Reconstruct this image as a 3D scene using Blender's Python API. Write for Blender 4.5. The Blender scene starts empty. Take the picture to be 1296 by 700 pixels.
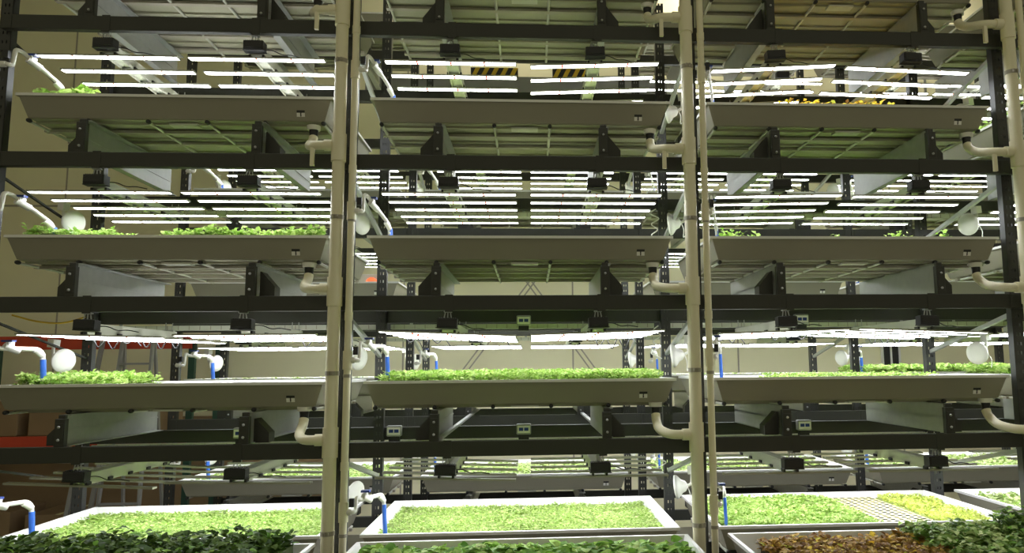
import bpy, math, random
import numpy as np
from mathutils import Matrix, Vector, Quaternion
PI = math.pi
EYE = 2.6                      # camera height above the floor; heights below are given from eye level
SC = bpy.context.scene
COL = SC.collection

# ------------------------------------------------------------------ materials
def mat(name, col, rough=.5, metal=0., noise=0., nscale=8., bump=0.):
    m = bpy.data.materials.new(name); m.use_nodes = True
    nt = m.node_tree; b = nt.nodes['Principled BSDF']
    b.inputs['Roughness'].default_value = rough
    b.inputs['Metallic'].default_value = metal
    b.inputs['Base Color'].default_value = (*col, 1)
    if noise or bump:
        tc = nt.nodes.new('ShaderNodeTexCoord')
        n = nt.nodes.new('ShaderNodeTexNoise'); n.inputs['Scale'].default_value = nscale
        n.inputs['Detail'].default_value = 4
        nt.links.new(tc.outputs['Object'], n.inputs['Vector'])
        if noise:
            r = nt.nodes.new('ShaderNodeMapRange')
            r.inputs['To Min'].default_value = 1 - noise; r.inputs['To Max'].default_value = 1 + noise
            nt.links.new(n.outputs['Fac'], r.inputs['Value'])
            mx = nt.nodes.new('ShaderNodeVectorMath'); mx.operation = 'SCALE'
            mx.inputs[0].default_value = col
            nt.links.new(r.outputs['Result'], mx.inputs['Scale'])
            nt.links.new(mx.outputs[0], b.inputs['Base Color'])
        if bump:
            bp = nt.nodes.new('ShaderNodeBump'); bp.inputs['Strength'].default_value = bump
            nt.links.new(n.outputs['Fac'], bp.inputs['Height']); nt.links.new(bp.outputs[0], b.inputs['Normal'])
    return m

def leaf_mat(name, c1, c2, c3, transl=.35, rough=.55):
    m = bpy.data.materials.new(name); m.use_nodes = True
    nt = m.node_tree; nt.nodes.clear()
    out = nt.nodes.new('ShaderNodeOutputMaterial')
    g = nt.nodes.new('ShaderNodeNewGeometry')
    cr = nt.nodes.new('ShaderNodeValToRGB'); e = cr.color_ramp
    e.elements[0].color = (*c1, 1); e.elements[1].color = (*c3, 1)
    k = e.elements.new(.5); k.color = (*c2, 1)
    nt.links.new(g.outputs['Random Per Island'], cr.inputs[0])
    p = nt.nodes.new('ShaderNodeBsdfPrincipled'); p.inputs['Roughness'].default_value = rough; p.inputs['Specular IOR Level'].default_value = .2
    t = nt.nodes.new('ShaderNodeBsdfTranslucent'); mx = nt.nodes.new('ShaderNodeMixShader')
    mx.inputs[0].default_value = transl
    nt.links.new(cr.outputs[0], p.inputs['Base Color']); nt.links.new(cr.outputs[0], t.inputs['Color'])
    nt.links.new(p.outputs[0], mx.inputs[1]); nt.links.new(t.outputs[0], mx.inputs[2])
    nt.links.new(mx.outputs[0], out.inputs[0])
    return m

def led_mat(strength):
    m = bpy.data.materials.new('led_diffuser'); m.use_nodes = True
    nt = m.node_tree; nt.nodes.clear()
    out = nt.nodes.new('ShaderNodeOutputMaterial'); em = nt.nodes.new('ShaderNodeEmission')
    tc = nt.nodes.new('ShaderNodeTexCoord'); sp = nt.nodes.new('ShaderNodeSeparateXYZ')
    nt.links.new(tc.outputs['Object'], sp.inputs[0])
    md = nt.nodes.new('ShaderNodeMath'); md.operation = 'PINGPONG'; md.inputs[1].default_value = .137
    nt.links.new(sp.outputs['X'], md.inputs[0])
    lt = nt.nodes.new('ShaderNodeMath'); lt.operation = 'LESS_THAN'; lt.inputs[1].default_value = .008
    nt.links.new(md.outputs[0], lt.inputs[0])
    mx = nt.nodes.new('ShaderNodeMix'); mx.data_type = 'RGBA'
    mx.inputs['A'].default_value = (.93, .96, 1, 1); mx.inputs['B'].default_value = (1, .10, .05, 1)
    nt.links.new(lt.outputs[0], mx.inputs['Factor'])
    s2 = nt.nodes.new('ShaderNodeMapRange'); s2.inputs['To Min'].default_value = strength; s2.inputs['To Max'].default_value = 1.0
    nt.links.new(lt.outputs[0], s2.inputs['Value'])
    nt.links.new(mx.outputs['Result'], em.inputs['Color']); nt.links.new(s2.outputs[0], em.inputs['Strength'])
    nt.links.new(em.outputs[0], out.inputs[0])
    return m

M = dict(
    dark=mat('dark_powder_coated_steel', (.028, .029, .021), .5, 0, .15, 5),
    post=mat('dark_upright_steel', (.042, .043, .04), .4, .3, .2, 6),
    galv=mat('galvanised_steel', (.42, .43, .41), .45, .45, .12, 14),
    pale=mat('pale_painted_metal', (.55, .56, .46), .5, 0, .06, 10),
    pan=mat('grey_tray_plastic', (.27, .255, .19), .5, 0, .05, 3),
    liner=mat('white_tray_liner', (.80, .80, .77), .45, 0, .04, 6),
    rib=mat('brown_grey_steel', (.36, .33, .26), .55, .1, .1, 9),
    under=mat('tray_underside_sheet', (.35, .34, .24), .5, .1, .1, 5),
    barm=mat('bar_housing', (.36, .36, .27), .5, .2, .05, 10),
    rail=mat('bright_rail', (.55, .55, .48), .4, .35, .08, 12),
    pvc=mat('cream_pvc', (.80, .75, .54), .35, 0, .05, 4),
    pvcw=mat('white_pvc', (.78, .77, .70), .35, 0, .04, 6),
    black=mat('black_plastic', (.012, .012, .013), .45, 0, .1, 20),
    blue=mat('blue_hose', (.03, .13, .55), .4, 0, .1, 20),
    bluedk=mat('dark_blue_plastic', (.015, .04, .22), .4, 0, .1, 20),
    white=mat('white_plastic', (.80, .79, .74), .4, 0, .03, 10),
    red=mat('orange_red_paint', (.55, .055, .02), .5, 0, .1, 6),
    green=mat('dark_green_paint', (.02, .07, .045), .5, 0, .1, 6),
    yellow=mat('yellow_plastic', (.65, .42, .02), .45, 0, .1, 6),
    wall=mat('beige_wall_paint', (.82, .78, .54), .8, 0, .06, 1.2),
    ceil=mat('ceiling_metal', (.36, .36, .31), .7, 0, .08, 2),
    floor=mat('grey_concrete', (.20, .19, .17), .7, 0, .2, 2, .05),
    duct=mat('grey_duct', (.27, .27, .26), .5, .2, .08, 4),
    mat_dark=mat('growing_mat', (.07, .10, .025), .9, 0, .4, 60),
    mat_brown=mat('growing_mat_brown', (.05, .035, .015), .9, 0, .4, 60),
    mat_pale=mat('pale_growing_mat', (.30, .36, .12), .9, 0, .3, 80),
    hole=mat('cell_hole_shade', (.008, .010, .004), .9),  # shade inside the cells is put into this near-black colour
    flat=mat('cream_cell_flat', (.60, .56, .30), .6, 0, .05, 9),
    carton=mat('brown_carton', (.28, .19, .10), .8, 0, .1, 5),
    glassd=mat('dark_window_glass', (.02, .022, .025), .15),
    steel=mat('plain_grey_steel', (.30, .30, .29), .5, .2, .08, 8),
)
M['led'] = led_mat(13.)
M['lf_soft'] = leaf_mat('soft_green_leaves', (.34, .42, .16), (.46, .54, .24), (.58, .64, .34), .3)
M['lf_light'] = leaf_mat('light_green_shoots', (.20, .36, .06), (.40, .55, .14), (.64, .74, .32), .4)
M['lf_vivid'] = leaf_mat('vivid_green_leaves', (.18, .35, .04), (.34, .52, .10), (.56, .69, .24), .4)
M['lf_mid'] = leaf_mat('mid_green_leaves', (.09, .22, .025), (.20, .40, .05), (.40, .58, .13), .3)
M['lf_deep'] = leaf_mat('deep_green_leaves', (.03, .065, .010), (.06, .12, .018), (.14, .22, .04), .2)
M['lf_rosette'] = leaf_mat('dusky_green_leaves', (.05, .12, .015), (.17, .28, .045), (.46, .54, .20), .2)
M['lf_brown'] = leaf_mat('bronze_red_leaves', (.16, .075, .025), (.34, .19, .04), (.52, .36, .06), .25)
M['lf_gold'] = leaf_mat('golden_orange_shoots', (.72, .42, .04), (.80, .62, .06), (.55, .62, .10), .35)
M['lf_lime'] = leaf_mat('yellow_green_shoots', (.48, .60, .10), (.62, .70, .14), (.70, .72, .28), .35)

# ------------------------------------------------------------------ mesh builder
class MB:
    def __init__(s): s.v = []; s.f = []; s.m = []; s.sm = []
    def add(s, vs, fs, mi=0, smooth=False):
        o = len(s.v); s.v += [tuple(v) for v in vs]
        for f in fs: s.f.append(tuple(o + i for i in f)); s.m.append(mi); s.sm.append(smooth)
        return s
    def box(s, x0, x1, y0, y1, z0, z1, mi=0):
        vs = [(x, y, z) for z in (z0, z1) for y in (y0, y1) for x in (x0, x1)]
        return s.add(vs, [(0, 2, 3, 1), (4, 5, 7, 6), (0, 1, 5, 4), (2, 6, 7, 3), (0, 4, 6, 2), (1, 3, 7, 5)], mi)
    def prism(s, poly, y0, y1, mi=0):            # polygon in x-z, extruded along y
        n = len(poly)
        vs = [(x, y0, z) for x, z in poly] + [(x, y1, z) for x, z in poly]
        fs = [tuple(range(n)), tuple(range(2 * n - 1, n - 1, -1))]
        fs += [(i, i + n, (i + 1) % n + n, (i + 1) % n) for i in range(n)]
        return s.add(vs, fs, mi)
    def beam(s, a, b, w, h, mi=0):               # rectangular bar between two points
        a, b = Vector(a), Vector(b); d = (b - a).normalized()
        up = Vector((0, 0, 1)) if abs(d.z) < .95 else Vector((0, 1, 0))
        r = d.cross(up).normalized(); u = r.cross(d)
        vs = [p + r * sx * w / 2 + u * sz * h / 2 for p in (a, b) for sx, sz in ((-1, -1), (1, -1), (1, 1), (-1, 1))]
        return s.add(vs, [(0, 3, 2, 1), (4, 5, 6, 7), (0, 1, 5, 4), (1, 2, 6, 5), (2, 3, 7, 6), (3, 0, 4, 7)], mi)
    def tube(s, pts, r, n=12, mi=0, fillet=0.):
        P = [Vector(p) for p in pts]
        if fillet and len(P) > 2:
            Q = [P[0]]
            for i in range(1, len(P) - 1):
                a, b, c = P[i - 1], P[i], P[i + 1]
                k = min(fillet, (a - b).length * .45, (c - b).length * .45)
                p, q = b + (a - b).normalized() * k, b + (c - b).normalized() * k
                for t in (0, .25, .5, .75, 1): Q.append(p.lerp(b, t).lerp(b.lerp(q, t), t))
            Q.append(P[-1]); P = Q
        rr = r if isinstance(r, (list, tuple)) else [r] * len(P)
        d = (P[1] - P[0]).normalized()
        u = d.orthogonal().normalized()
        vs = []
        for i, p in enumerate(P):
            t = (P[min(i + 1, len(P) - 1)] - P[max(i - 1, 0)])
            if t.length > 1e-9: d2 = t.normalized()
            else: d2 = d
            q = d.rotation_difference(d2); u = q @ u; d = d2; w = d.cross(u)
            for k in range(n):
                a = 2 * PI * k / n
                vs.append(p + (u * math.cos(a) + w * math.sin(a)) * rr[i])
        fs = [(i * n + k, i * n + (k + 1) % n, (i + 1) * n + (k + 1) % n, (i + 1) * n + k) for i in range(len(P) - 1) for k in range(n)]
        s.add(vs, fs, mi, True)
        o = [tuple(range(n - 1, -1, -1)), tuple(range((len(P) - 1) * n, len(P) * n))]
        return s.add(vs[:n], [tuple(range(n - 1, -1, -1))], mi).add(vs[-n:], [tuple(range(n))], mi)
    def lathe(s, prof, org, axis, n=24, mi=0):   # profile (radius, distance) around an axis
        org, ax = Vector(org), Vector(axis).normalized(); u = ax.orthogonal().normalized(); w = ax.cross(u)
        vs = [org + ax * h + (u * math.cos(2 * PI * k / n) + w * math.sin(2 * PI * k / n)) * r for r, h in prof for k in range(n)]
        fs = [(i * n + k, i * n + (k + 1) % n, (i + 1) * n + (k + 1) % n, (i + 1) * n + k) for i in range(len(prof) - 1) for k in range(n)]
        fs += [tuple(range(n - 1, -1, -1)), tuple(range((len(prof) - 1) * n, len(prof) * n))]
        return s.add(vs, fs, mi, True)
    def mesh(s, name, mats):
        me = bpy.data.meshes.new(name); me.from_pydata(s.v, [], s.f)
        for m in (mats if isinstance(mats, (list, tuple)) else [mats]): me.materials.append(m)
        me.polygons.foreach_set('material_index', s.m); me.polygons.foreach_set('use_smooth', s.sm)
        me.update(); return me
    def build(s, name, mats, parent=None, bevel=0.):
        o = bpy.data.objects.new(name, s.mesh(name, mats)); COL.objects.link(o)
        if parent: o.parent = parent
        if bevel:
            b = o.modifiers.new('edge', 'BEVEL'); b.width = bevel; b.segments = 2; b.limit_method = 'ANGLE'
        return o

def tag(o, label=None, cat=None, group=None, kind=None):
    if label:
        o['label'] = label
        n = len(label.split())
        if n > 16 or n < 4: print('LABEL LENGTH', n, label)
    if cat: o['category'] = cat
    if group: o['group'] = group
    if kind: o['kind'] = kind
    return o
def empty(name, loc=(0, 0, 0)):
    o = bpy.data.objects.new(name, None); COL.objects.link(o); o.location = loc; o.empty_display_size = .1
    return o
def kids(o): return [c for c in COL.objects if c.parent == o]
KIDS = {}
def copy_tree(o, parent=None):
    if o.name not in KIDS: KIDS[o.name] = kids(o)
    ch = KIDS[o.name]
    c = o.copy(); COL.objects.link(c)
    if parent: c.parent = parent
    for k in ch: copy_tree(k, c)
    return c
PROTO = {}
def place(key, maker, loc, label, cat, group=None, rot=None):
    """first use builds the thing, later uses copy it with its parts"""
    if key not in PROTO:
        o = PROTO[key] = maker()
    else:
        o = copy_tree(PROTO[key])
    o.location = loc
    if rot is not None: o.rotation_euler = rot
    return tag(o, label, cat, group)

# ------------------------------------------------------------------ layout (metres)
ROWS = [0.0, 3.18]                                   # front plane of each rack
ROWN = ['near rack', 'rear rack']
POSTX = [-4.14, -1.44, 1.325, 4.0, 6.76]
BAYC = [-2.815, -.07, 2.685, 5.44]
RIM = [3.33, 2.195, 1.062, -.083, -1.235]            # tray rim heights, from eye level
BEAM = [2.745, 1.64, .516, -.60, -1.73]              # crossbeam centres
LEDZ = [2.52, 1.415, .29, -.83]
BH = .117
DEPTH = 1.5
BAYN = ['left of first pipe pair', 'between the pipe pairs', 'right of second pipe pair', 'beyond right-hand post']
TIERN = ['topmost', 'second', 'third', 'fourth', 'lowest']
BEAMN = ['topmost crossbeam', 'second crossbeam', 'third crossbeam', 'fourth crossbeam', 'lowest crossbeam']
def Z(z): return z + EYE

# ------------------------------------------------------------------ makers
def tray_maker(row_label=True):
    def f():
        root = empty('grow_tray')                    # origin: centre front, rim height
        hw, dp, h = 1.225, DEPTH, .185
        mb = MB()
        def ring(x, y0, y1, z): return [(-x, y0, z), (x, y0, z), (x, y1, z), (-x, y1, z)]
        rings = [ring(hw - .075, .055, dp - .055, -h), ring(hw - .020, .012, dp - .012, -.022), ring(hw, 0, dp, -.022),
                 ring(hw, 0, dp, 0), ring(hw - .028, .028, dp - .028, 0), ring(hw - .085, .07, dp - .07, -h + .012)]
        vs = sum(rings, []); fs = [(3, 2, 1, 0)]; mi = [0]
        for r in range(5):
            for k in range(4):
                fs.append((r * 4 + k, r * 4 + (k + 1) % 4, (r + 1) * 4 + (k + 1) % 4, (r + 1) * 4 + k)); mi.append(1 if r >= 2 else 0)
        fs.append((20, 21, 22, 23)); mi.append(1)
        for q, i in zip(fs, mi): mb.add([vs[j] for j in q], [tuple(range(4))], i)
        mb.build('pan', [M['pan'], M['liner']], root)
        # sheet with cross ribs under the pan
        u = MB(); u.box(-hw + .085, hw - .085, .065, dp - .065, -h - .006, -h + .001, 0)
        for k in range(7):
            y = .13 + k * .2
            u.box(-hw + .09, hw - .09, y, y + .02, -h - .024, -h - .006, 0); u.box(-hw + .09, hw - .09, y + .02, y + .07, -h - .012, -h - .006, 0)
        u.build('underside_sheet', M['under'], root)
        for y in (.30, .62, .94, 1.26):
            MB().box(-hw + .05, hw - .05, y, y + .05, -h - .04, -h - .018).build('cross_rail', M['rib'], root)
        for k in range(6):
            x = -1.14 + k * .456
            r = MB().tube([(x, .07, -h - .028), (x, dp - .07, -h - .028)], .012, 8)
            ro = r.build('rail', M['rail'], root)
            MB().lathe([(.014, 0), (.017, .01), (.017, .03), (.014, .04)], (x, .035, -h - .024), (0, 1, 0), 10).build('end_cap', M['black'], ro)
        MB().box(-.09, .13, .10, .19, -h - .032, -h - .018).build('drain_plate', M['rail'], root)
        # small label plate near the lower right corner of the front wall
        lp = MB(); x = .93
        def yy(z): return .055 + (-.043) * ((z + h) / (h - .022)) - .0015
        def quad(x0, x1, z0, z1, mi):
            lp.add([(x0, yy(z0), z0), (x1, yy(z0), z0), (x1, yy(z1), z1), (x0, yy(z1), z1), (x0, yy(z0) + .001, z0), (x1, yy(z0) + .001, z0), (x1, yy(z1) + .001, z1), (x0, yy(z1) + .001, z1)],
                   [(0, 1, 2, 3), (7, 6, 5, 4), (0, 4, 5, 1), (3, 2, 6, 7), (0, 3, 7, 4), (1, 5, 6, 2)], mi)
        quad(x, x + .028, -.155, -.125, 0); quad(x + .036, x + .064, -.155, -.125, 0); quad(x, x + .064, -.122, -.105, 1); quad(x + .026, x + .038, -.150, -.120, 1)
        tag(lp.build('label_plate', [M['white'], M['black']], root), 'small pale label plate with a black bar')
        return root
    return f

def arm_maker(h, side):
    """deep sheet-metal carrier that stands on the crossbeams; side = direction its gusset leans"""
    def f():
        root = empty('support_arm')                  # origin: centre of the front beam's top
        c = MB()
        c.box(-.02, -.014, .0, 1.46, 0, h); c.box(-.02, .045, 0, 1.46, h - .006, h); c.box(-.02, .045, 0, 1.46, 0, .006)
        c.box(-.02, -.008, 0, 1.46, h * .5, h * .5 + .012)
        c.build('channel', M['galv'], root)
        p = MB(); p.box(-.042, .03, -.05, -.0, 0, h - .03); p.box(-.036, .024, -.056, -.05, .03, h - .06)
        p.box(-.03, .02, -.03, -.0, h - .03, h)
        p.build('end_plate', M['dark'], root, .004)
        g = MB(); s = side
        x0 = .03 if s > 0 else -.042
        g.prism([(x0, .0), (x0 + s * .115, 0), (x0 + s * .115, h * .32), (x0 + s * .01, h * .78), (x0, h * .78)][::s], .06, .19)
        g.build('gusset', M['dark'], root)
        for k, zz in enumerate((.05, h - .09)):
            MB().lathe([(.010, 0), (.010, .008), (.006, .012)], (-.006, -.056, zz), (0, -1, 0), 8).build('bolt', M['galv'], root)
        return root
    return f

def led_maker():
    root = empty('led_grow_light')                   # origin: centre of the bars at the front, bar height
    sp = MB()
    sp.box(-.05, .05, .03, 1.36, .022, .028); sp.box(-.05, -.045, .03, 1.36, .0, .085); sp.box(.045, .05, .03, 1.36, .0, .085)
    sp.build('spine', M['pale'], root)
    d = MB().box(-.078, .078, -.055, .035, .035, .108)
    d.box(-.07, .07, -.062, -.055, .045, .098)
    for k in range(9): d.box(-.066 + k * .0155, -.060 + k * .0155, -.05, .03, .108, .114)
    d.box(-.085, .085, -.05, .03, .028, .035)
    d.build('driver_box', M['black'], root, .003)
    h = MB()
    for x in (-.03, .0, .03): h.beam((x, -.01, .10), (x * .6, -.01, .165), .008, .004)
    h.box(-.03, .03, -.03, .01, .155, .166)
    h.build('hanger', M['galv'], root)
    h2 = MB(); h2.beam((-.03, 1.3, .09), (-.03, 1.3, .165), .006, .006); h2.beam((.03, 1.3, .09), (.03, 1.3, .165), .006, .006)
    h2.box(-.05, .05, 1.28, 1.32, .085, .1)
    h2.build('hanger', M['galv'], root)
    for k in range(5):
        y = .055 + k * .3
        b = MB(); b.box(-.535, .535, y - .033, y + .033, -.006, .0); b.box(-.535, .535, y - .035, y - .032, -.014, .0); b.box(-.535, .535, y + .032, y + .035, -.014, .0)
        b.box(-.538, -.53, y - .036, y + .036, -.014, .001); b.box(.53, .538, y - .036, y + .036, -.014, .001)
        b.box(-.062, -.045, y - .03, y + .03, .0, .022, 1); b.box(.045, .062, y - .03, y + .03, .0, .022, 1)
        bo = b.build('led_bar', [M['barm'], M['black']], root)
        q = MB(); n = 6
        prof = [(y + .0315 * math.cos(PI * i / n), -.011 - .005 * math.sin(PI * i / n)) for i in range(n + 1)]
        vs = [(-.53, a, z) for a, z in prof] + [(.53, a, z) for a, z in prof]
        q.add(vs, [(i, i + 1, i + n + 2, i + n + 1) for i in range(n)] + [tuple(range(n, -1, -1)), tuple(range(n + 1, 2 * n + 2)), (0, n + 1, 2 * n + 1, n)])
        q.build('diffuser', M['led'], bo)
    cb = MB(); cb.tube([(.03, .02, .06), (.12, .05, .07), (.19, .06, .035), (.25, .08, .045), (.33, .10, .03)], .004, 6, fillet=.04)
    cb.build('lead', M['black'], root)
    return root

def upright_maker(top):
    def f():
        root = empty('rack_upright')                 # origin: floor, front face centre
        w = .092; t = .004
        m = MB()
        m.box(-w / 2, -w / 2 + .026, 0, t, 0, top); m.box(-.010, .010, 0, t, 0, top); m.box(w / 2 - .026, w / 2, 0, t, 0, top)
        z = .02
        while z < top - .05:
            m.box(-w / 2 + .026, -.010, 0, t, z + .026, z + .076); m.box(.010, w / 2 - .026, 0, t, z + .026, z + .076)
            z += .076
        m.box(-w / 2, -w / 2 + t, 0, .07, 0, top); m.box(w / 2 - t, w / 2, 0, .07, 0, top)
        m.box(-w / 2, -w / 2 + .02, .066, .07, 0, top); m.box(w / 2 - .02, w / 2, .066, .07, 0, top)
        m.build('column_profile', M['post'], root)
        b = MB().box(-.08, .08, -.03, .10, 0, .01); b.build('base_plate', M['post'], root)
        return root
    return f

# canopy of leaves -------------------------------------------------------
def leaf_template(seg, fold=.25, droop=.25, wide=.42, pointed=1.):
    us = np.linspace(0, 1, seg + 1); vs = []; fs = []
    for u in us:
        w = wide * (math.sin(PI * min(1, u ** .8)) ** .8 if 0 < u < 1 else 0.03)
        z = -droop * u * u
        vs += [(u, -w, z + fold * w), (u, 0, z), (u, w, z + fold * w)]
    for i in range(seg):
        a = i * 3
        fs += [(a, a + 3, a + 4, a + 1), (a + 1, a + 4, a + 5, a + 2)]
    return np.array(vs), np.array(fs)
def canopy_mesh(name, regions, dens, h, size, mats, seed, elev=(.1, 1.0), seg=2, per=3, base=.45, rough=.3, wide=.42, margin=.0, mi_by=None, spread=.4, droop=.25):
    rs = np.random.RandomState(seed); T, F = leaf_template(seg, droop=droop, wide=wide)
    X = []; Y = []; 
    for (x0, x1, y0, y1) in regions:
        n = int((x1 - x0) * (y1 - y0) * dens)
        X.append(rs.uniform(x0, x1, n)); Y.append(rs.uniform(y0, y1, n))
    X = np.concatenate(X); Y = np.concatenate(Y); n = len(X)
    wob = (np.sin(X * 9.1 + seed) * np.sin(Y * 11.3 + seed * 2) + .7 * np.sin(X * 23 + 1.3 * seed) * np.sin(Y * 19 + seed)) * .5
    H = h * (1 + rough * wob + rough * rs.uniform(-.8, .8, n))
    X = np.repeat(X, per); Y = np.repeat(Y, per); H = np.repeat(H, per); N = len(X)
    yaw = rs.uniform(0, 2 * PI, N); el = rs.uniform(elev[0], elev[1], N); sz = size * rs.uniform(.65, 1.25, N); roll = rs.normal(0, .35, N)
    zb = H * rs.uniform(.62, .98, N) - sz * np.sin(el) * .5
    P = T[None] * sz[:, None, None]                         # N,k,3
    cr, sr = np.cos(roll)[:, None], np.sin(roll)[:, None]
    y = P[:, :, 1] * cr - P[:, :, 2] * sr; z = P[:, :, 1] * sr + P[:, :, 2] * cr; x = P[:, :, 0]
    ce, se = np.cos(el)[:, None], np.sin(el)[:, None]
    x2 = x * ce - z * se; z2 = x * se + z * ce
    cy, sy = np.cos(yaw)[:, None], np.sin(yaw)[:, None]
    off = size * spread
    V = np.stack([x2 * cy - y * sy + (X + cy[:, 0] * off * .2)[:, None], x2 * sy + y * cy + (Y + sy[:, 0] * off * .2)[:, None], z2 + zb[:, None]], 2).reshape(-1, 3)
    K = len(T); FF = (F[None] + (np.arange(N) * K)[:, None, None]).reshape(-1, 4)
    nl = len(FF)
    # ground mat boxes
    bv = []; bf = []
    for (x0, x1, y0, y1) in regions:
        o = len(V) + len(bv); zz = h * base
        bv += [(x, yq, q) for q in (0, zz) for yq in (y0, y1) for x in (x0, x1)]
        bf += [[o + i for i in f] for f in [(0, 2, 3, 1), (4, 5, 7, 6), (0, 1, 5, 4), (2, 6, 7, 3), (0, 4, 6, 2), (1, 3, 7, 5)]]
    V = np.concatenate([V, np.array(bv)]); FF = np.concatenate([FF, np.array(bf)])
    me = bpy.data.meshes.new(name)
    me.vertices.add(len(V)); me.vertices.foreach_set('co', V.astype(np.float32).ravel())
    me.loops.add(FF.size); me.loops.foreach_set('vertex_index', FF.astype(np.int32).ravel())
    me.polygons.add(len(FF)); me.polygons.foreach_set('loop_start', np.arange(0, FF.size, 4, dtype=np.int32))
    me.polygons.foreach_set('loop_total', np.full(len(FF), 4, dtype=np.int32))
    for m in mats: me.materials.append(m)
    mi = np.zeros(len(FF), np.int32); mi[nl:] = 1
    if len(mats) > 2:
        mix = (rs.uniform(0, 1, N) < mi_by).astype(np.int32) * 2
        mi[:nl] = np.repeat(mix, len(F))
    me.polygons.foreach_set('material_index', mi)
    me.update(calc_edges=True); me.validate()
    return me
def canopy(name, me, loc, label, cat='plants', group=None):
    o = bpy.data.objects.new(name, me); COL.objects.link(o); o.location = loc
    return tag(o, label, cat, group, 'stuff')

# ------------------------------------------------------------------ racks
tray_f = tray_maker()
TILT = {(0, 1, 1): .043, (0, 2, 0): .065, (0, 2, 1): -.03, (1, 2, 0): .02, (2, 0, 0): -.03, (2, 1, 0): -.04, (2, 1, 1): .03, (2, 2, 0): .03, (2, 2, 1): -.035,
        (3, 0, 0): -.05, (3, 1, 0): -.033, (3, 0, 1): -.02}
LEDX = [(-3.365, -2.21), (-.655, .535), (2.055, 3.225), (4.80, 5.96)]
for r, Y0 in enumerate(ROWS):
    rn = ROWN[r]
    top = Z(3.75 if r == 0 else 4.6)
    # uprights, front and back
    for i, x in enumerate(POSTX):
        pn = ['at the left edge', 'behind the first pipe pair', 'behind the second pipe pair', 'behind the right-hand pipe', 'farthest to the right'][i]
        pn2 = ['at the left end', 'in line with first pipe pair', 'in line with second pipe pair', 'in line with right-hand pipe', 'at the far right end'][i]
        place('upright%d' % r, upright_maker(top), (x, Y0 - .0 if r else 0.0, 0), 'dark perforated steel front upright of the %s %s' % (rn, pn if r == 0 else pn2), 'rack upright', 'rack uprights')
        place('upright%d' % r, None, (x, Y0 + 1.40, 0), 'dark perforated steel back upright of the %s %s' % (rn, pn2), 'rack upright', 'rack uprights')
        # zigzag bracing between the two uprights of a frame
        for k, zb in enumerate(BEAM[:4] if (r == 0 or i in (1, 2, 3)) else []):
            z1, z0 = Z(zb) - .10, Z(zb) - .38
            th = .018 if i == 0 else .034
            bm = MB().beam((x + .0, Y0 + .08, z1), (x + .0, Y0 + 1.39, z0), th, th)
            tag(bm.build('diagonal_brace', M['dark'] if i == 0 else M['galv']), ('thin dark' if i == 0 else 'grey') + ' diagonal brace below %s level of %s frame %s' % (TIERN[k], rn, pn2), 'brace', 'diagonal frame braces')
    # crossbeams
    for k, zb in enumerate(BEAM):
        for b in range(4):
            if r == 1 and k == 0: pass
            x0, x1 = POSTX[b], POSTX[b + 1]
            for side, yy, nm in ((0, Y0 - .062, 'front'), (1, Y0 + 1.475, 'back')):
                mb = MB(); mb.box(x0 + .001, x1 - .001, yy, yy + .058, Z(zb) - BH / 2, Z(zb) + BH / 2)
                o = mb.build('crossbeam', M['dark'], None, .005)
                tag(o, 'dark %s %s crossbeam of %s %s' % (TIERN[k], nm, rn, BAYN[b]), 'rack beam', 'rack crossbeams')
                if side == 0:
                    for cx in (x0 + .065, x1 - .065):
                        q = MB().box(cx - .018, cx + .018, yy - .004, yy, Z(zb) - BH / 2 + .01, Z(zb) + BH / 2 - .01)
                        q.build('end_connector', M['dark'], o)
                    for cx in LEDX[b]:
                        q = MB().box(cx - .012, cx + .05, yy - .003, yy, Z(zb) - BH / 2 - .012, Z(zb) + BH / 2 + .006)
                        q.build('clip', M['dark'], o)
    # arms and trays
    for k, rim in enumerate(RIM):
        if k == 0 and r == 1: continue
        h = (rim - .225) - (BEAM[k] + BH / 2)
        for b in range(4):
            if r == 1 and b == 1 and k == 2: continue
            for s, dx in ((-1, -.665), (1, .665)):
                place('arm%d%d' % (k, s), arm_maker(h, s), (BAYC[b] + dx, Y0, Z(BEAM[k] + BH / 2)),
                      'grey deep support arm on %s, %s, %s side, %s' % (BEAMN[k], rn, 'left' if s < 0 else 'right', ['left bay', 'middle bay', 'right bay', 'end bay'][b]), 'support arm', 'tray support arms')
            place('tray', tray_f, (BAYC[b], Y0 + .02, Z(rim)), 'grey grow tray above %s of %s, %s' % (BEAMN[k], rn, BAYN[b]), 'grow tray', 'grow trays on the racks')
    # lights
    for k, lz in enumerate(LEDZ):
        for b in range(4):
            if r == 0 and b == 3 and k > 3: continue
            for j, x in enumerate(LEDX[b]):
                place('led', led_maker, (x, Y0, Z(lz)), 'white LED grow light under %s of %s, %s, %s one' % (BEAMN[k], rn, ['left bay', 'middle bay', 'right bay', 'end bay'][b], ['left', 'right'][j]),
                      'grow light', 'LED grow lights', (0, -TILT.get((k, b, j), 0) if r == 0 else 0, 0))

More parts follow.
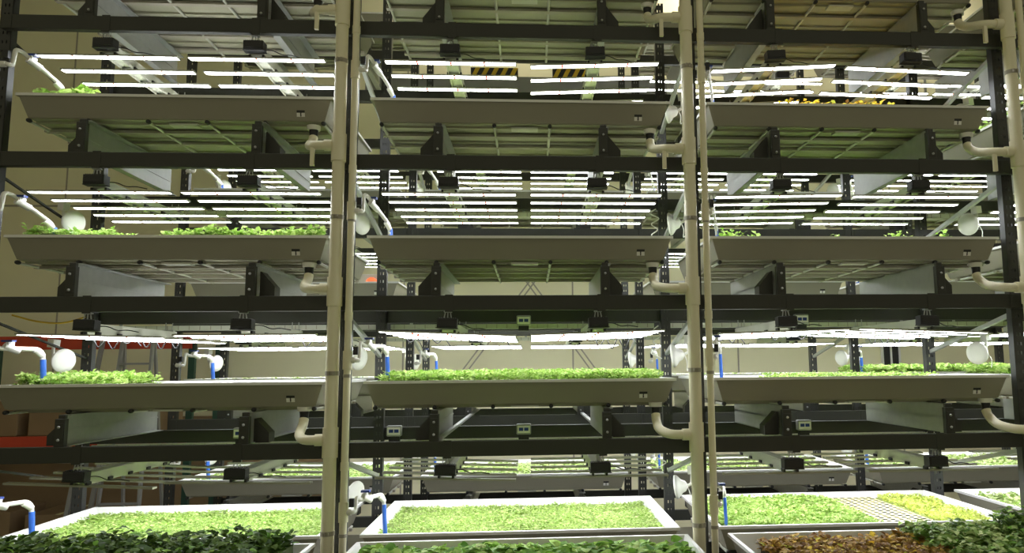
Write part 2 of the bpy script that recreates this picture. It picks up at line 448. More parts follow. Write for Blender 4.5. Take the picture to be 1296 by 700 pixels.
# one more storey on the rear rack
ZB, ZR = 3.87, 4.465
for b in range(4):
    for yy, nm in ((ROWS[1] - .062, 'front'), (ROWS[1] + 1.475, 'back')):
        tag(MB().box(POSTX[b] + .001, POSTX[b + 1] - .001, yy, yy + .058, Z(ZB) - BH / 2, Z(ZB) + BH / 2).build('crossbeam', M['dark'], None, .005),
            'dark %s crossbeam above the topmost one of the rear rack %s' % (nm, BAYN[b]), 'rack beam', 'rack crossbeams')
    if b == 1: continue
    h = (ZR - .225) - (ZB + BH / 2)
    for s_, dx in ((-1, -.665), (1, .665)):
        place('armtop%d' % s_, arm_maker(h, s_), (BAYC[b] + dx, ROWS[1], Z(ZB + BH / 2)), 'grey deep support arm of highest storey, rear rack, %s side, %s' % ('left' if s_ < 0 else 'right', ['left bay', 'middle bay', 'right bay', 'end bay'][b]), 'support arm', 'tray support arms')
    place('tray', tray_f, (BAYC[b], ROWS[1] + .02, Z(ZR)), 'grey grow tray on the highest storey of rear rack %s' % BAYN[b], 'grow tray', 'grow trays on the racks')
    if b >= 2:
        place('tray', tray_f, (BAYC[b], ROWS[1] + .02, Z(RIM[0])), 'grey grow tray above topmost crossbeam of rear rack, %s' % BAYN[b], 'grow tray', 'grow trays on the racks')
        for s_, dx in ((-1, -.665), (1, .665)):
            place('arm0%d' % s_, None, (BAYC[b] + dx, ROWS[1], Z(BEAM[0] + BH / 2)), 'grey deep support arm on topmost crossbeam, rear rack, %s side, %s' % ('left' if s_ < 0 else 'right', ['left bay', 'middle bay', 'right bay', 'end bay'][b]), 'support arm', 'tray support arms')
        for j, x in enumerate(LEDX[b]):
            place('led', led_maker, (x, ROWS[1], Z(3.64)), 'white LED grow light of highest storey, rear rack, %s, %s one' % (['left bay', 'middle bay', 'right bay', 'end bay'][b], ['left', 'right'][j]), 'grow light', 'LED grow lights', (0, 0, 0))

# ------------------------------------------------------------------ plants in the near rack
HW = 1.13
def full(x0=-HW, x1=HW, y0=.09, y1=DEPTH - .09): return (x0, x1, y0, y1)
FL = -.172                                            # tray floor below the rim
def in_tray(b, k, r=0): return (BAYC[b], ROWS[r] + .02, Z(RIM[k] + FL))
G = 'shoots growing in the trays'
gaps = [full(-HW, -.015), full(.0, .59), full(.605, HW)]
c4 = canopy_mesh('c4', gaps, 5200, .135, .026, [M['lf_light'], M['mat_pale']], 1, seg=2, per=3, elev=(0, .9), rough=.10, base=.86, wide=.36)
canopy('microgreens', c4, in_tray(1, 4), 'pale green microgreens filling the lowest lit tray between the two pipe pairs', group=G)
c4l = canopy_mesh('c4l', [full()], 5200, .135, .027, [M['lf_light'], M['mat_pale'], M['lf_vivid']], 2, seg=2, per=3, elev=(0, .9), rough=.12, base=.84, mi_by=.3, wide=.36)
canopy('microgreens', c4l, in_tray(0, 4), 'light green microgreens in the lowest lit tray left of the first pipe pair', group=G)
c4r = canopy_mesh('c4r', [full(-HW, .14)], 5200, .168, .032, [M['lf_vivid'], M['mat_dark'], M['lf_light']], 3, seg=2, per=3, elev=(.1, 1.1), rough=.14, base=.75, mi_by=.55)
canopy('microgreens', c4r, in_tray(2, 4), 'tall bright green microgreens right of the second pipe pair beside cell flats', group=G)
c4y = canopy_mesh('c4y', [full(.68, HW)], 5200, .155, .026, [M['lf_lime'], M['mat_pale']], 4, seg=2, per=3, elev=(.1, 1.), rough=.14, base=.8)
canopy('microgreens', c4y, in_tray(2, 4), 'yellow green microgreens in the lowest right tray behind the cell flats', group=G)
# cell flats with round holes
def flat_maker():
    root = empty('cell_flat')
    w, d, nx, ny = .262, .445, 4, 6
    m = MB(); cx, cy = w / nx, d / ny
    for i in range(nx):
        for j in range(ny):
            x0, y0 = -w / 2 + i * cx, j * cy; x1, y1 = x0 + cx, y0 + cy; mx, my = (x0 + x1) / 2, (y0 + y1) / 2; a = cx * .40
            o = [(x0, y0), (mx, y0), (x1, y0), (x1, my), (x1, y1), (mx, y1), (x0, y1), (x0, my)]
            c = [(mx + a * math.cos(t), my + a * math.sin(t)) for t in [PI * (1.25 + .25 * q) for q in range(8)]]
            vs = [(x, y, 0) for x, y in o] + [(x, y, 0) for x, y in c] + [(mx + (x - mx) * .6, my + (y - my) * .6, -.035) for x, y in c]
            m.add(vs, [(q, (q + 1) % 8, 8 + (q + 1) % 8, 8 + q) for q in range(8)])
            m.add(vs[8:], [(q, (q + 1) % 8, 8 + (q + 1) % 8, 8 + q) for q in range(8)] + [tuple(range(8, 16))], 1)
    m.box(-w / 2, w / 2, -.004, 0, -.04, 0); m.box(-w / 2, w / 2, d, d + .004, -.04, 0)
    m.box(-w / 2 - .004, -w / 2, 0, d, -.04, 0); m.box(w / 2, w / 2 + .004, 0, d, -.04, 0)
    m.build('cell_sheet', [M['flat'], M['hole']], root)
    return root
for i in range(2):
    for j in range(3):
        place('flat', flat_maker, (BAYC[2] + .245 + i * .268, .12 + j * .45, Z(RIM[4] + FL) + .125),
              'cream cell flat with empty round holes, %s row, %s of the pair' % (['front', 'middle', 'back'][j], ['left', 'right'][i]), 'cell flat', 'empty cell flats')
for j in range(3):
    for i in range(2):
        pass
bl = MB().box(.14, .675, .10, 1.42, 0, .08)
tag(bl.build('foam_block', M['white']), 'white foam block under the cream cell flats', 'foam block').location = in_tray(2, 4)

# third tier: full vivid strip in the middle, left clump, thin cover on the right
c3m = canopy_mesh('c3m', [full(-HW, HW)], 3000, .235, .036, [M['lf_vivid'], M['mat_dark'], M['lf_light']], 5, seg=2, per=3, elev=(.2, 1.2), rough=.10, base=.6, mi_by=.25)
canopy('leafy_greens', c3m, in_tray(1, 3), 'vivid green leaves standing above the rim above fourth crossbeam between pipe pairs', group=G)
c3l = canopy_mesh('c3l', [(-HW, -.56, .09, .6), (-HW, -.66, .6, 1.4)], 2600, .245, .042, [M['lf_vivid'], M['mat_dark'], M['lf_light']], 6, seg=2, per=3, elev=(.1, 1.2), rough=.13, base=.55, mi_by=.45)
canopy('leafy_greens', c3l, in_tray(0, 3), 'bright green leafy clump over left part of the tray with white disc fan', group=G)
c3r = canopy_mesh('c3r', [(-.45, .85, .35, 1.4)], 2300, .178, .032, [M['lf_light'], M['mat_pale'], M['lf_vivid']], 7, seg=2, per=3, elev=(.1, 1.0), rough=.16, base=.7, mi_by=.3)
canopy('microgreens', c3r, in_tray(2, 3), 'thin pale microgreens just above the rim right of the second pipe pair', group=G)
# second tier
c2l = canopy_mesh('c2l', [(-HW, -.50, .09, 1.4), (-.52, -.1, .5, 1.0), (-.10, HW, .09, 1.4)], 3000, .235, .045, [M['lf_vivid'], M['mat_dark'], M['lf_light']], 8, seg=2, per=3, elev=(.1, 1.2), rough=.17, base=.6, mi_by=.3)
canopy('leafy_greens', c2l, in_tray(0, 2), 'bright green leaves above third crossbeam left of first pipe pair', group=G)
clow = canopy_mesh('clow', [full()], 1500, .12, .045, [M['lf_soft'], M['mat_pale']], 9, seg=2, per=3, elev=(0, .9), rough=.15, base=.5)
canopy('leafy_greens', clow, in_tray(1, 2), 'low green leaves hidden behind tray rim above third crossbeam, middle bay', group=G)
c2r = canopy_mesh('c2r', [(-HW, HW, .09, 1.4)], 1300, .158, .05, [M['lf_vivid'], M['mat_dark']], 10, seg=2, per=3, elev=(.1, 1.0), rough=.25, base=.5)
canopy('leafy_greens', c2r, in_tray(2, 2), 'sparse green leaf tips above third crossbeam right of second pipe pair', group=G)
c2t = canopy_mesh('c2t', [(-1.08, -.80, .09, .35), (-.12, -.02, .1, .3), (.36, .5, .1, .3), (.78, .86, .1, .3)], 700, .235, .045, [M['lf_vivid'], M['mat_dark']], 31, seg=2, per=3, elev=(.1, 1.1), rough=.2, base=.4)
canopy('leafy_greens', c2t, in_tray(2, 2), 'few yellow green leaf tufts rising above right tray rim over third crossbeam', group=G)
# first tier
c1l = canopy_mesh('c1l', [(-HW, -.72, .09, .6)], 700, .25, .08, [M['lf_vivid'], M['mat_dark']], 11, seg=3, per=4, elev=(.1, 1.2), rough=.2, base=.4)
canopy('leafy_greens', c1l, in_tray(0, 1), 'large leaved green clump at left end of the second crossbeam tray', group=G)
canopy('leafy_greens', clow, in_tray(1, 1), 'low green leaves hidden behind tray rim above second crossbeam, middle bay', group=G)
c1r = canopy_mesh('c1r', [(-HW + .1, HW - .1, .12, 1.4)], 1500, .165, .05, [M['lf_brown'], M['mat_brown'], M['lf_soft']], 12, seg=2, per=3, elev=(.1, 1.1), rough=.12, base=.5, mi_by=.3)
canopy('leafy_greens', c1r, in_tray(2, 1), 'bronze and golden leaves above second crossbeam right of second pipe pair', group=G)
c1g = canopy_mesh('c1g', [(-.55, .48, .09, .6)], 900, .235, .045, [M['lf_gold'], M['mat_brown'], M['lf_brown']], 13, seg=2, per=3, elev=(.2, 1.2), rough=.15, base=.4, mi_by=.2)
canopy('leafy_greens', c1g, in_tray(2, 1), 'orange yellow leaf tops peeking over the tray rim at upper right', group=G)
# far-right bay and rear rack
cr = canopy_mesh('crear', [full()], 900, .15, .05, [M['lf_soft'], M['mat_pale'], M['lf_vivid']], 14, seg=2, per=3, elev=(.1, 1.0), rough=.15, base=.6, mi_by=.3)
crt = canopy_mesh('creart', [full()], 1000, .25, .06, [M['lf_vivid'], M['mat_dark'], M['lf_light']], 15, seg=2, per=3, elev=(.1, 1.0), rough=.12, base=.7, mi_by=.3)
for k in range(1, 5):
    canopy('leafy_greens', crt if k in (1, 3) else cr, in_tray(3, k), 'green leaves in near rack tray above %s beyond the right post' % BEAMN[k], group=G)
    for b in range(4):
        if b == 1 and k == 2: continue
        tall = (k == 3 and b == 3)
        canopy('leafy_greens', crt if tall else cr, in_tray(b, k, 1), 'green leaves in rear rack tray above %s, %s' % (BEAMN[k], ['left bay', 'middle bay', 'right bay', 'end bay'][b]), group=G)

# ------------------------------------------------------------------ foreground trays on benches
def bench_maker():
    root = empty('tray_bench')
    t = MB()
    for y in (.1, 1.36): t.box(-1.1, 1.1, y, y + .05, -.05, 0)
    for x in (-1.1, 1.06): t.box(x, x + .04, .15, 1.36, -.05, 0)
    t.build('top_frame', M['dark'], root)
    for x in (-1.1, 1.05):
        for y in (.1, 1.36):
            MB().box(x, x + .05, y, y + .05, -(Z(RIM[4] - .225)), -.05).build('leg', M['dark'], root)
    return root
FGY = -1.66
FGN = ['in the left foreground', 'in the middle foreground', 'in the right foreground']
for b in range(3):
    place('bench', bench_maker, (BAYC[b] + .02, FGY, Z(RIM[4] - .012 - .225)), 'dark bench frame carrying the foreground tray %s' % ['left of the pipes', 'between the pipe pairs', 'with bronze lettuce'][b], 'bench', 'tray benches')
    place('tray', tray_f, (BAYC[b] + .02, FGY, Z(RIM[4] - .012)), 'grey open tray %s planted with %s' % (FGN[b], ['dark greens', 'broad leaves', 'bronze lettuce and dark rosettes'][b]), 'grow tray', 'foreground trays')
def fg(b): return (BAYC[b] + .02, FGY, Z(RIM[4] - .012 + FL))
f0 = canopy_mesh('f0', [(-1.25, HW - .04, .06, 1.42)], 1000, .30, .058, [M['lf_deep'], M['mat_dark'], M['lf_mid']], 21, seg=3, per=4, elev=(.0, 1.1), rough=.13, base=.6, mi_by=.10, wide=.40, droop=.4)
canopy('leafy_greens', f0, fg(0), 'dark green leafy crop filling the left foreground tray', 'plants', 'foreground crops')
f1 = canopy_mesh('f1', [(-HW, HW, .06, 1.40)], 420, .165, .085, [M['lf_mid'], M['mat_dark'], M['lf_vivid']], 22, seg=4, per=5, elev=(.1, 1.0), rough=.14, base=.5, mi_by=.18, wide=.44, droop=.5)
canopy('leafy_greens', f1, fg(1), 'broad curled green leaves in the middle foreground tray', 'plants', 'foreground crops')
f2 = canopy_mesh('f2', [(-HW + .12, .20, .10, 1.38)], 1500, .17, .042, [M['lf_brown'], M['mat_brown'], M['lf_gold']], 23, seg=3, per=5, elev=(.1, 1.2), rough=.16, base=.5, mi_by=.10, wide=.46, droop=.5)
canopy('red_lettuce', f2, fg(2), 'bronze and orange lettuce leaves in the right foreground tray', 'lettuce', 'foreground crops')
f3 = canopy_mesh('f3', [(.10, HW + .06, .0, 1.42)], 700, .255, .060, [M['lf_rosette'], M['mat_dark'], M['lf_mid']], 24, seg=3, per=5, elev=(-.1, .8), rough=.12, base=.6, mi_by=.12, wide=.34, droop=.4)
canopy('leafy_greens', f3, fg(2), 'dusky dark green leaves at the right end of the foreground', 'plants', 'foreground crops')
f4 = canopy_mesh('f4', [(.75, HW + .05, .55, 1.42)], 500, .33, .06, [M['lf_deep'], M['mat_dark'], M['lf_mid']], 25, seg=3, per=5, elev=(.1, 1.2), rough=.14, base=.5, mi_by=.2, wide=.34, droop=.4)
canopy('leafy_greens', f4, fg(2), 'taller dark green bush in the right foreground corner', 'plants', 'foreground crops')

# ------------------------------------------------------------------ drain pipes
ARMZ = [2.745 + .10, 1.64 + .10, .516 + .10, -.60 + .09]
def big_pipe(x, label, lean):
    root = empty('drain_pipe', (x, -.155, 0)); r = .048
    MB().tube([(lean, 0, .02), (0, 0, Z(3.7))], r, 20).build('pipe', M['pvc'], root)
    for az in ARMZ + [BEAM[4] + .1]:
        xo = 0 if lean == 0 else lean * (1 - Z(az) / Z(3.7))
        MB().tube([(xo, 0, Z(az) - .13), (xo, 0, Z(az) + .09)], r + .009, 20).build('tee_fitting', M['pvc'], root)
        a = MB().tube([(xo - .03, 0, Z(az)), (xo - .20, .0, Z(az)), (xo - .27, .13, Z(az) + .03), (xo - .27, .24, Z(az) + .10), (xo - .27, .26, Z(az) + .14)], .036, 14, fillet=.06)
        a.tube([(xo - .05, 0, Z(az)), (xo - .11, 0, Z(az))], .045, 14)
        ao = a.build('branch_arm', M['pvc'], root)
        MB().tube([(xo - .27, .26, Z(az) + .13), (xo - .27, .26, Z(az) + .2)], [.03, .036], 12).build('trap', M['black'], ao)
        MB().tube([(xo - .27, .26, Z(az) + .20), (xo - .27, .26, Z(az) + .235)], [.05, .055], 14).build('funnel', M['pvcw'], ao)
        if az > 1:
            MB().box(xo - .215, xo - .185, -.012, .012, Z(az) - .165, Z(az) - .02).build('overflow_strip', M['pvc'], ao)
    for cz in (2.42, 1.17, -.02, -1.18):
        xo = 0 if lean == 0 else lean * (1 - Z(cz) / Z(3.7))
        c = MB().tube([(xo, 0, Z(cz) - .016), (xo, 0, Z(cz) + .016)], r + .004, 20)
        c.box(xo - .02, xo - .008, -.066, -.05, Z(cz) - .012, Z(cz) + .012); c.box(xo + .008, xo + .02, -.066, -.05, Z(cz) - .012, Z(cz) + .012)
        c.build('clamp', M['rib'], root)
    return tag(root, label, 'drain pipe', 'thick drain pipes')
def small_pipe(x, label, ends=True, side=1):
    root = empty('supply_pipe', (x, -.155, 0)); r = .027
    MB().tube([(0, 0, .02), (0, 0, Z(3.7))], r, 16).build('pipe', M['pvc'], root)
    for k, rim in enumerate(RIM[1:]):
        z = Z(rim) + (.16 if k < 3 else .20)
        MB().tube([(0, 0, z - .07), (0, 0, z + .07)], r + .008, 16).build('tee_fitting', M['pvc'], root)
        MB().tube([(0, 0, z + .30), (0, 0, z + .36)], r + .004, 16).build('coupling', M['pvc'], root)
    for cz in (2.40, 1.15, -.04, -1.20):
        MB().tube([(0, 0, Z(cz) - .012), (0, 0, Z(cz) + .012)], r + .004, 16).build('clamp', M['rib'], root)
    return tag(root, label, 'supply pipe', 'thin supply pipes')
big_pipe(-1.488, 'thick cream drain pipe left of middle bay, clamped beside a thin pipe', 0)
big_pipe(1.265, 'thick cream drain pipe right of middle bay, clamped beside a thin pipe', 0)
big_pipe(3.99 + .02, 'thick cream drain pipe at right edge standing before the right post', 0)
small_pipe(-1.378, 'thin cream supply pipe right of the first thick drain pipe')
small_pipe(1.385, 'thin cream supply pipe right of the second thick drain pipe')
small_pipe(4.125, 'thin cream supply pipe at the right edge of the rack')

# water inlets: stub, valve, elbow and blue hose hanging into the tray
def inlet(x0, rim, r, label):
    Y0 = ROWS[r]; z = Z(rim); tall = .29 if rim < .5 else .16
    root = empty('water_inlet', (x0, Y0 - .155, z))
    zt = .16 if rim > -1 else .20
    b = MB().tube([(.02, 0, zt), (.085, .0, zt), (.10, .03, zt), (.10, .05, .30), (.12, .10, .30 if rim > .5 else tall - .02), (.26, .33, tall - .02), (.28, .36, tall - .05), (.283, .365, tall - .12)], .017, 12, fillet=.03)
    b.tube([(.03, 0, zt), (.07, 0, zt)], .024, 12); b.tube([(.25, .31, tall - .028), (.283, .365, tall - .075)], .022, 12, fillet=.02)
    b.build('inlet_pipe', M['pvcw'], root)
    zv = tall - .02 if rim < .5 else .235
    v = MB().tube([(.14, .13, zv + .02), (.19, .22, zv - .02)], .026, 12); v.box(.15, .17, .13, .2, zv + .02, zv + .05)
    vo = v.build('valve', M['white'], root)
    MB().box(.12, .20, .12, .17, zv + .05, zv + .065).build('handle', M['bluedk'], vo)
    MB().box(.055, .10, -.03, .0, zt + .04, zt + .10).build('solenoid', M['black'], root)
    MB().tube([(.283, .365, tall - .10), (.288, .37, .09), (.298, .375, -.05)], .021, 12).build('hose', M['blue'], root)
    return tag(root, label, 'water inlet', 'water inlets')
XI = [-4.08, -1.378, 1.385, 4.04]
for r in (0, 1):
    for b in range(4):
        for k in range(1, 5):
            if r == 1 and b == 1 and k == 2: continue
            wi = inlet(XI[b], RIM[k], r, 'white water inlet with blue hose, %s, tray above %s, %s' % (ROWN[r], BEAMN[k], ['left bay', 'middle bay', 'right bay', 'end bay'][b]))
            wi.scale.x = [1, .8, .62, 1][b]
            if b == 3: wi.location.y += .36

# circulation fans in the gaps between trays
def fan_maker():
    root = empty('circulation_fan')
    MB().lathe([(.02, -.10), (.045, -.085), (.06, -.05), (.085, -.03), (.103, -.012), (.106, .0), (.102, .012), (.06, .02), (.012, .023)], (0, 0, 0), (1, 0, 0), 32).build('disc_hood', M['white'], root)
    MB().tube([(-.09, 0, 0), (-.14, 0, .01), (-.16, .0, .12)], .014, 10, fillet=.03).build('arm', M['pvcw'], root)
    MB().box(-.20, -.12, -.03, .03, .10, .17).build('bracket', M['white'], root)
    MB().tube([(-.10, .03, 0), (-.12, .06, -.08), (-.10, .05, -.16), (-.14, .04, -.12)], .004, 6, fillet=.03).build('cable', M['white'], root)
    return root
FX_ = 0
FX = [-4.06, -1.53, 1.30, 4.17]
for r in (0, 1):
    for b in range(4):
        for k in range(1, 5):
            if r == 0 and ((k == 1 and b < 2) or (k == 4 and b in (0, 3))): continue
            a = -.45 if b < 3 else PI + .45
            if b == 2: a = PI - .2
            dz = {1: .22, 2: .27, 3: .19, 4: .17}[k]
            place('fan', fan_maker, (FX[b] + (0 if r == 0 else .02), ROWS[r] + (.92 if b < 3 else .88), Z(RIM[k] + dz)),
                  'white disc-shaped circulation fan, %s, level with tray above %s, %s' % (ROWN[r], BEAMN[k], ['left end', 'first gap', 'second gap', 'third gap'][b]),
                  'fan', 'circulation fans', (0, .12, a))

# cable trays, sensors, cables at the back of the near rack
def cable_tray_maker():
    root = empty('cable_tray')
    m = MB(); m.box(-1.3, 1.3, 0, .10, 0, .004); m.box(-1.3, 1.3, 0, .004, 0, .045); m.box(-1.3, 1.3, .096, .10, 0, .045)
    m.build('trough', M['pale'], root)
    for x in (-1.1, 0, 1.1): MB().box(x - .015, x + .015, 0, .003, .045, .14).build('hanger', M['galv'], root)
    s = MB()
    for i in range(26): s.box(-1.27 + i * .1, -1.262 + i * .1, -.002, 0, .004, .042)
    s.build('slots', M['rib'], root)
    return root
for r in (0, 1):
    for b in range(4):
        for k in (1, 2, 3):
            place('ctray', cable_tray_maker, (BAYC[b], ROWS[r] + 1.534, Z(BEAM[k] - .118)), 'pale slotted cable tray behind %s of the %s, %s' % (BEAMN[k], ROWN[r], ['left bay', 'middle bay', 'right bay', 'end bay'][b]), 'cable tray', 'slotted cable trays')
def sensor_maker():
    root = empty('sensor_box')
    MB().box(-.07, .07, -.05, .02, 0, .10).build('housing', M['steel'], root, .012)
    MB().box(-.06, .06, -.052, -.049, .015, .085).build('face_panel', M['white'], root)
    MB().box(-.045, -.005, -.054, -.05, .035, .065).add([], []).build('window', M['bluedk'], root)
    MB().box(.005, .045, -.054, -.05, .035, .065).build('window', M['bluedk'], root)
    MB().box(-.05, .05, -.03, .02, -.05, 0).build('mount', M['black'], root)
    return root
for b, dx, k, nm in ((1, .0, 3, 'middle bay'), (1, -1.22, 3, 'beside first pipe pair'), (0, .12, 3, 'left bay'), (2, -.02, 3, 'right bay'), (1, .0, 2, 'middle bay'), (2, .0, 2, 'right bay')):
    place('sensor', sensor_maker, (BAYC[b] + dx, 1.41, Z(BEAM[k] - .02) if k == 3 else Z(BEAM[k] - .10)), 'small white sensor box with dark windows on back %s, %s' % (BEAMN[k], nm), 'sensor', 'sensor boxes')
rnd = random.Random(5)
for b in range(3):
    for k in (2,):
        for q in range(3):
            x = LEDX[b][q // 2] + .06 + (q % 2) * -.55; y = .66 + q * .3; z = Z(LEDZ[k]) + .018
            pts = [(x, y, z)]
            for i in range(7): pts.append((x + .06 * (i + 1), y, z - (.11 if i % 2 == 0 else .01) * rnd.uniform(.5, 1.3)))
            tag(MB().tube(pts, .0045, 6, fillet=.03).build('power_cable', M['black']), 'black cable in loops under third tier lights, %s, %s stretch' % (['left bay', 'middle bay', 'right bay'][b], ['first', 'second', 'third'][q]), 'cable', 'looped cables')
yc = MB().tube([(-4.05, .2, Z(.516 - .06)), (-3.9, .25, Z(.516 - .11)), (-3.7, .25, Z(.516 - .13)), (-3.5, .2, Z(.516 - .08))], .007, 8, fillet=.1)
tag(yc.build('yellow_cable', M['yellow']), 'yellow cable sagging under the third crossbeam at left', 'cable')
yc = MB().tube([(-5.1, 2.4, Z(.9)), (-5.12, 2.4, Z(.3)), (-5.1, 2.42, Z(-.3))], .012, 8, fillet=.1)
for zt, nm in ((.22, 'third'), (-.86, 'lowest'), (1.36, 'second')):
    pts = [(1.22, 1.22, Z(zt) + .18)]
    for i in range(6): pts.append((1.17 + (.09 if i % 2 else -.02) + rnd.uniform(-.02, .02), 1.22, Z(zt) + .14 - i * .055))
    tag(MB().tube(pts, .006, 6, fillet=.03).build('hanging_cord', M['white']), 'white kinked cord hanging in the second gap, %s tier' % nm, 'cord', 'white hanging cords')
# tie bars running back from the fourth crossbeam
for x, nm in ((-.70, 'left'), (.60, 'right')):
    tag(MB().beam((x, .02, Z(-.60 + .075)), (x, 3.1, Z(-.60 + .075)), .035, .022).build('tie_bar', M['galv']), 'grey tie bar running back from fourth crossbeam, %s of middle pair' % nm, 'tie bar', 'tie bars')

# ------------------------------------------------------------------ the hall
def struct(name, mb, m, bevel=0):
    return tag(mb.build(name, m, None, bevel), kind='structure')
YW = 6.7
lampm = bpy.data.materials.new('added_lamp_panel'); lampm.use_nodes = True
_b = lampm.node_tree.nodes['Principled BSDF']; _b.inputs['Emission Color'].default_value = (1, .93, .76, 1); _b.inputs['Emission Strength'].default_value = 24
struct('floor', MB().box(-12, 14, -9, YW + .3, -.1, 0), M['floor'])
wb = MB().box(-12, 14, YW, YW + .2, 0, 11)
struct('wall_back', wb, M['wall'])
struct('wall_left', MB().box(-12.2, -12, -9, YW + .2, 0, 11), M['wall'])
for i, x in enumerate((-10.4, -7.6, -4.9, -2.1, .7, 3.5, 6.3, 9.1)):
    struct('trim_%d' % (i + 1), MB().box(x - .012, x + .012, YW - .006, YW, .1, 10.9), M['rib'])
struct('trim_9', MB().box(-11.9, 13.9, YW - .007, YW, 5.3, 5.33), M['rib'])
ce = MB().box(-12, 14, -1.5, YW, 10.9, 11.0)
struct('ceiling', ce, M['ceil'])
struct('trim_10', MB().box(-11.9, -3.2, YW - .03, YW, .0, 1.9), M['carton'])
# window with dark panes in the back wall
wr = empty('window_1', (6.14, YW - .04, Z(.32))); wr.scale = (.48, 1, 1); tag(wr, kind='structure')
fr = MB()
fr.box(-.34, .34, -.02, .03, -.36, -.31); fr.box(-.34, .34, -.02, .03, .50, .55)
for x in (-.34, -.03, .28): fr.box(x, x + .06, -.02, .03, -.31, .50)
fr.box(-.28, .28, -.015, .02, .02, .05)
fr.build('frame', M['liner'], wr)
MB().box(-.28, -.03, 0, .02, -.31, .50).build('pane', M['glassd'], wr); MB().box(.03, .28, 0, .02, -.31, .50).build('pane', M['glassd'], wr)

# striped gantry beam high at the back
gb = empty('gantry_beam', (0, 5.7, Z(4.62)))
MB().box(-2.6, 2.2, 0, .35, -.30, .02).build('girder', M['duct'], gb)
st = MB()
for sx in (-.95, .35):
    st.box(sx - .0, sx + .75, -.012, -.004, .0, .16, 0)
    for i in range(5): st.prism([(sx + i * .15, .0), (sx + .07 + i * .15, .0), (sx + .15 + i * .15, .16), (sx + .08 + i * .15, .16)], -.018, -.012, 1)
st.build('warning_board', [M['black'], M['yellow']], gb)
tag(gb, 'grey girder with yellow and black hazard stripes high behind the rack', 'girder')
for i, x in enumerate((-.6, 3.0, 6.6)):  # unseen lamps added above the back aisle to brighten the wall
    hb = empty('added_hall_lamp', (x, 5.9, Z(7.0)))
    MB().box(-.8, .8, -.16, .16, 0, .08).build('housing', M['white'], hb); MB().box(-.76, .76, -.13, .13, -.01, 0).build('tube_panel', lampm, hb)
    for q in (-.6, .6): MB().beam((q, 0, .08), (q, 0, 10.9 - Z(7.0)), .012, .012).build('hanger_rod', M['galv'], hb)
    tag(hb, 'unseen added lamp high over the back aisle, brightening the back wall', 'ceiling lamp', 'added high bay lamps')
# round duct high behind the right bay
dc = empty('air_duct', (6.3, 5.3, Z(3.9)))
MB().tube([(-3.2, 0, 0), (3.6, 0, 0)], .35, 24).build('duct_tube', M['duct'], dc)
for i in range(5): MB().tube([(-2.8 + i * 1.3, 0, 0), (-2.74 + i * 1.3, 0, 0)], .365, 24).build('joint_band', M['galv'], dc)
for i in range(3): MB().beam((-2.4 + i * 2.4, 0, .3), (-2.4 + i * 2.4, 0, 10.9 - Z(3.9)), .03, .03).build('hanger_rod', M['galv'], dc)
tag(dc, 'grey round air duct high behind the right bay', 'duct')
# X bracing far behind the middle bay
for i, (xa, xb) in enumerate(((-1.35, .0), (1.2, -.1))):
    for j in (0, 1):
        m = MB(); y = 6.35
        m.beam((xa + j * .09, y, Z(-.35)), (xb + j * .09, y, Z(1.45)), .022, .022)
        tag(m.build('wall_brace', M['rib']), 'thin %s diagonal rod %s before the beige wall, middle bay' % (['rising', 'falling'][i], ['outer', 'inner'][j]), 'brace', 'thin wall braces')

# pallet racking and ladder on the left in the distance
pr = empty('pallet_rack', (-6.75, 5.5, 0))
for x in (-1.6, 1.75):
    for y in (0, .95):
        MB().box(x, x + .09, y, y + .07, 0, Z(.42)).build('upright', M['green'], pr)
for z in (.47, -.95):
    for y in (-.05,):
        MB().box(-1.55, 1.8, y, y + .05, Z(z) - .13, Z(z) + .06).build('orange_beam', M['red'], pr)
tag(pr, 'orange beamed pallet rack with green posts far left by the wall', 'shelving')
for i, (x, z, w, h, d) in enumerate(((-7.75, -.95, .8, .5, .8), (-6.8, -.95, .8, .42, .8), (-5.75, -.95, .7, .5, .8), (-7.8, -2.6, .9, .6, .8), (-6.7, -2.6, .9, .55, .8), (-5.7, -2.6, .6, .5, .7))):
    m = MB(); m.box(x - w / 2, x + w / 2, 5.55, 5.55 + d, Z(z) + .06, Z(z) + .06 + h)
    o = m.build('carton', M['carton'], None, .01)
    MB().box(x - .03, x + .03, 5.545, 5.55 + d + .003, Z(z) + .055 + h, Z(z) + .064 + h).build('tape', M['flat'], o)
    tag(o, 'brown carton on %s pallet shelf, %s' % ('upper' if z > -1.5 else 'floor', ['leftmost', 'middle', 'rightmost'][i % 3]), 'box', 'cartons on the pallet rack')
ld = empty('step_ladder', (-5.35, 4.4, 0))
for x0, x1 in ((-.28, -.2), (.28, .2)):
    MB().beam((x0, 0, 0), (x1, .35, Z(.42)), .03, .06).build('rail', M['steel'], ld)
    MB().beam((x0, .85, 0), (x1, .4, Z(.42)), .03, .05).build('rear_rail', M['steel'], ld)
for i in range(9):
    t = (i + 1) / 10; w = .28 - .08 * t
    MB().beam((-w, .35 * t, Z(.42) * t), (w, .35 * t, Z(.42) * t), .07, .025).build('step', M['steel'], ld)
tag(ld, 'grey step ladder standing before the pallet rack at far left', 'ladder')
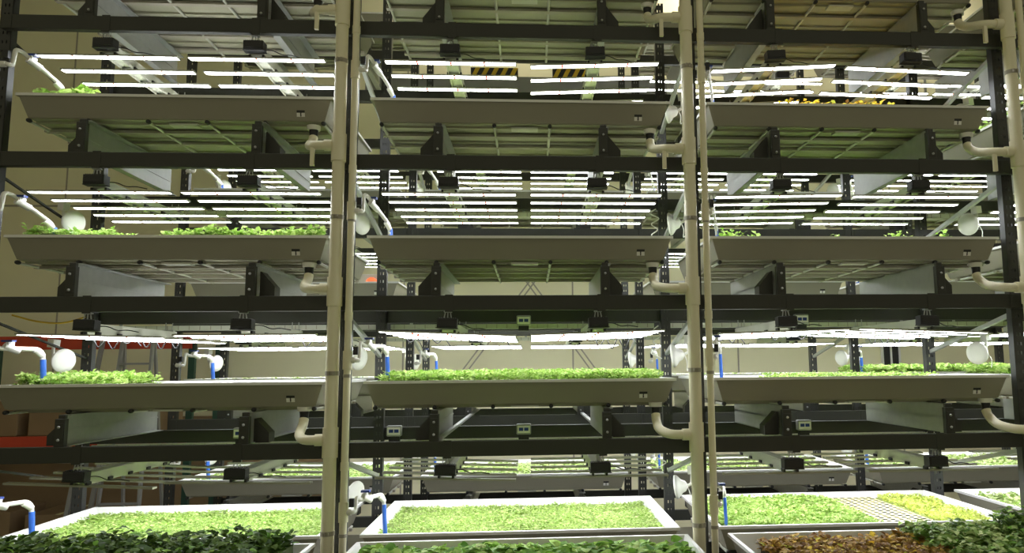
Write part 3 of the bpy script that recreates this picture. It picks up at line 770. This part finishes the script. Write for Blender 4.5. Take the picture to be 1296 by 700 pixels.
for i, x in enumerate((-6.75, -6.45)):
    m = MB().beam((x + .38, 5.0, 0), (x + .60, 5.38, Z(.45)), .05, .05)
    tag(m.build('leaning_pole', M['steel']), 'grey pole leaning on the orange pallet rack, %s of two' % ['left', 'right'][i], 'pole', 'leaning poles')
# exit light
ex = empty('warning_lamp', (-2.62, YW - .05, Z(1.42)))
MB().box(-.22, .22, -.02, .05, -.16, .16).build('backing', M['white'], ex, .02)
em = bpy.data.materials.new('red_lamp'); em.use_nodes = True
bb = em.node_tree.nodes['Principled BSDF']; bb.inputs['Base Color'].default_value = (.8, .08, .03, 1); bb.inputs['Emission Color'].default_value = (1, .15, .05, 1); bb.inputs['Emission Strength'].default_value = .8
MB().lathe([(.10, 0), (.10, .02), (.07, .05), (.02, .06)], (0, -.02, 0), (0, -1, 0), 20).build('lens', em, ex)
tag(ex, 'red round lamp on a white plate on the back wall', 'lamp')

# ------------------------------------------------------------------ light of the hall, camera
w = bpy.data.worlds.new('hall'); SC.world = w; w.use_nodes = True
bg = w.node_tree.nodes['Background']; bg.inputs[0].default_value = (1.0, .95, .66, 1); bg.inputs[1].default_value = .17

cam = bpy.data.cameras.new('camera'); co = bpy.data.objects.new('camera', cam); COL.objects.link(co); SC.camera = co
R = np.array([[0.99784327, -0.06498088, -0.00928978], [0.00145497, -0.11959306, 0.99282193], [-0.06562543, -0.99069419, -0.11924059]])
m = Matrix(R.T.tolist()).to_4x4(); m.translation = Vector((0, -6, EYE)); co.matrix_world = m
cam.sensor_width = 36; cam.lens = 960 / 1296 * 36; cam.shift_x = (648 - 735) / 1296; cam.shift_y = 1 / 1296
cam.clip_start = .05; cam.clip_end = 200

SC.view_settings.view_transform = 'Standard'; SC.view_settings.look = 'None'
SC.view_settings.exposure = 0.9; SC.view_settings.gamma = 1; SC.view_settings.use_curve_mapping = False
SC.render.engine = 'CYCLES'
SC.cycles.use_denoising = True
SC.cycles.max_bounces = 6; SC.cycles.diffuse_bounces = 4; SC.cycles.glossy_bounces = 2; SC.cycles.transmission_bounces = 3
SC.cycles.sample_clamp_indirect = 4; SC.cycles.caustics_reflective = False; SC.cycles.caustics_refractive = False
SC.cycles.use_light_tree = True
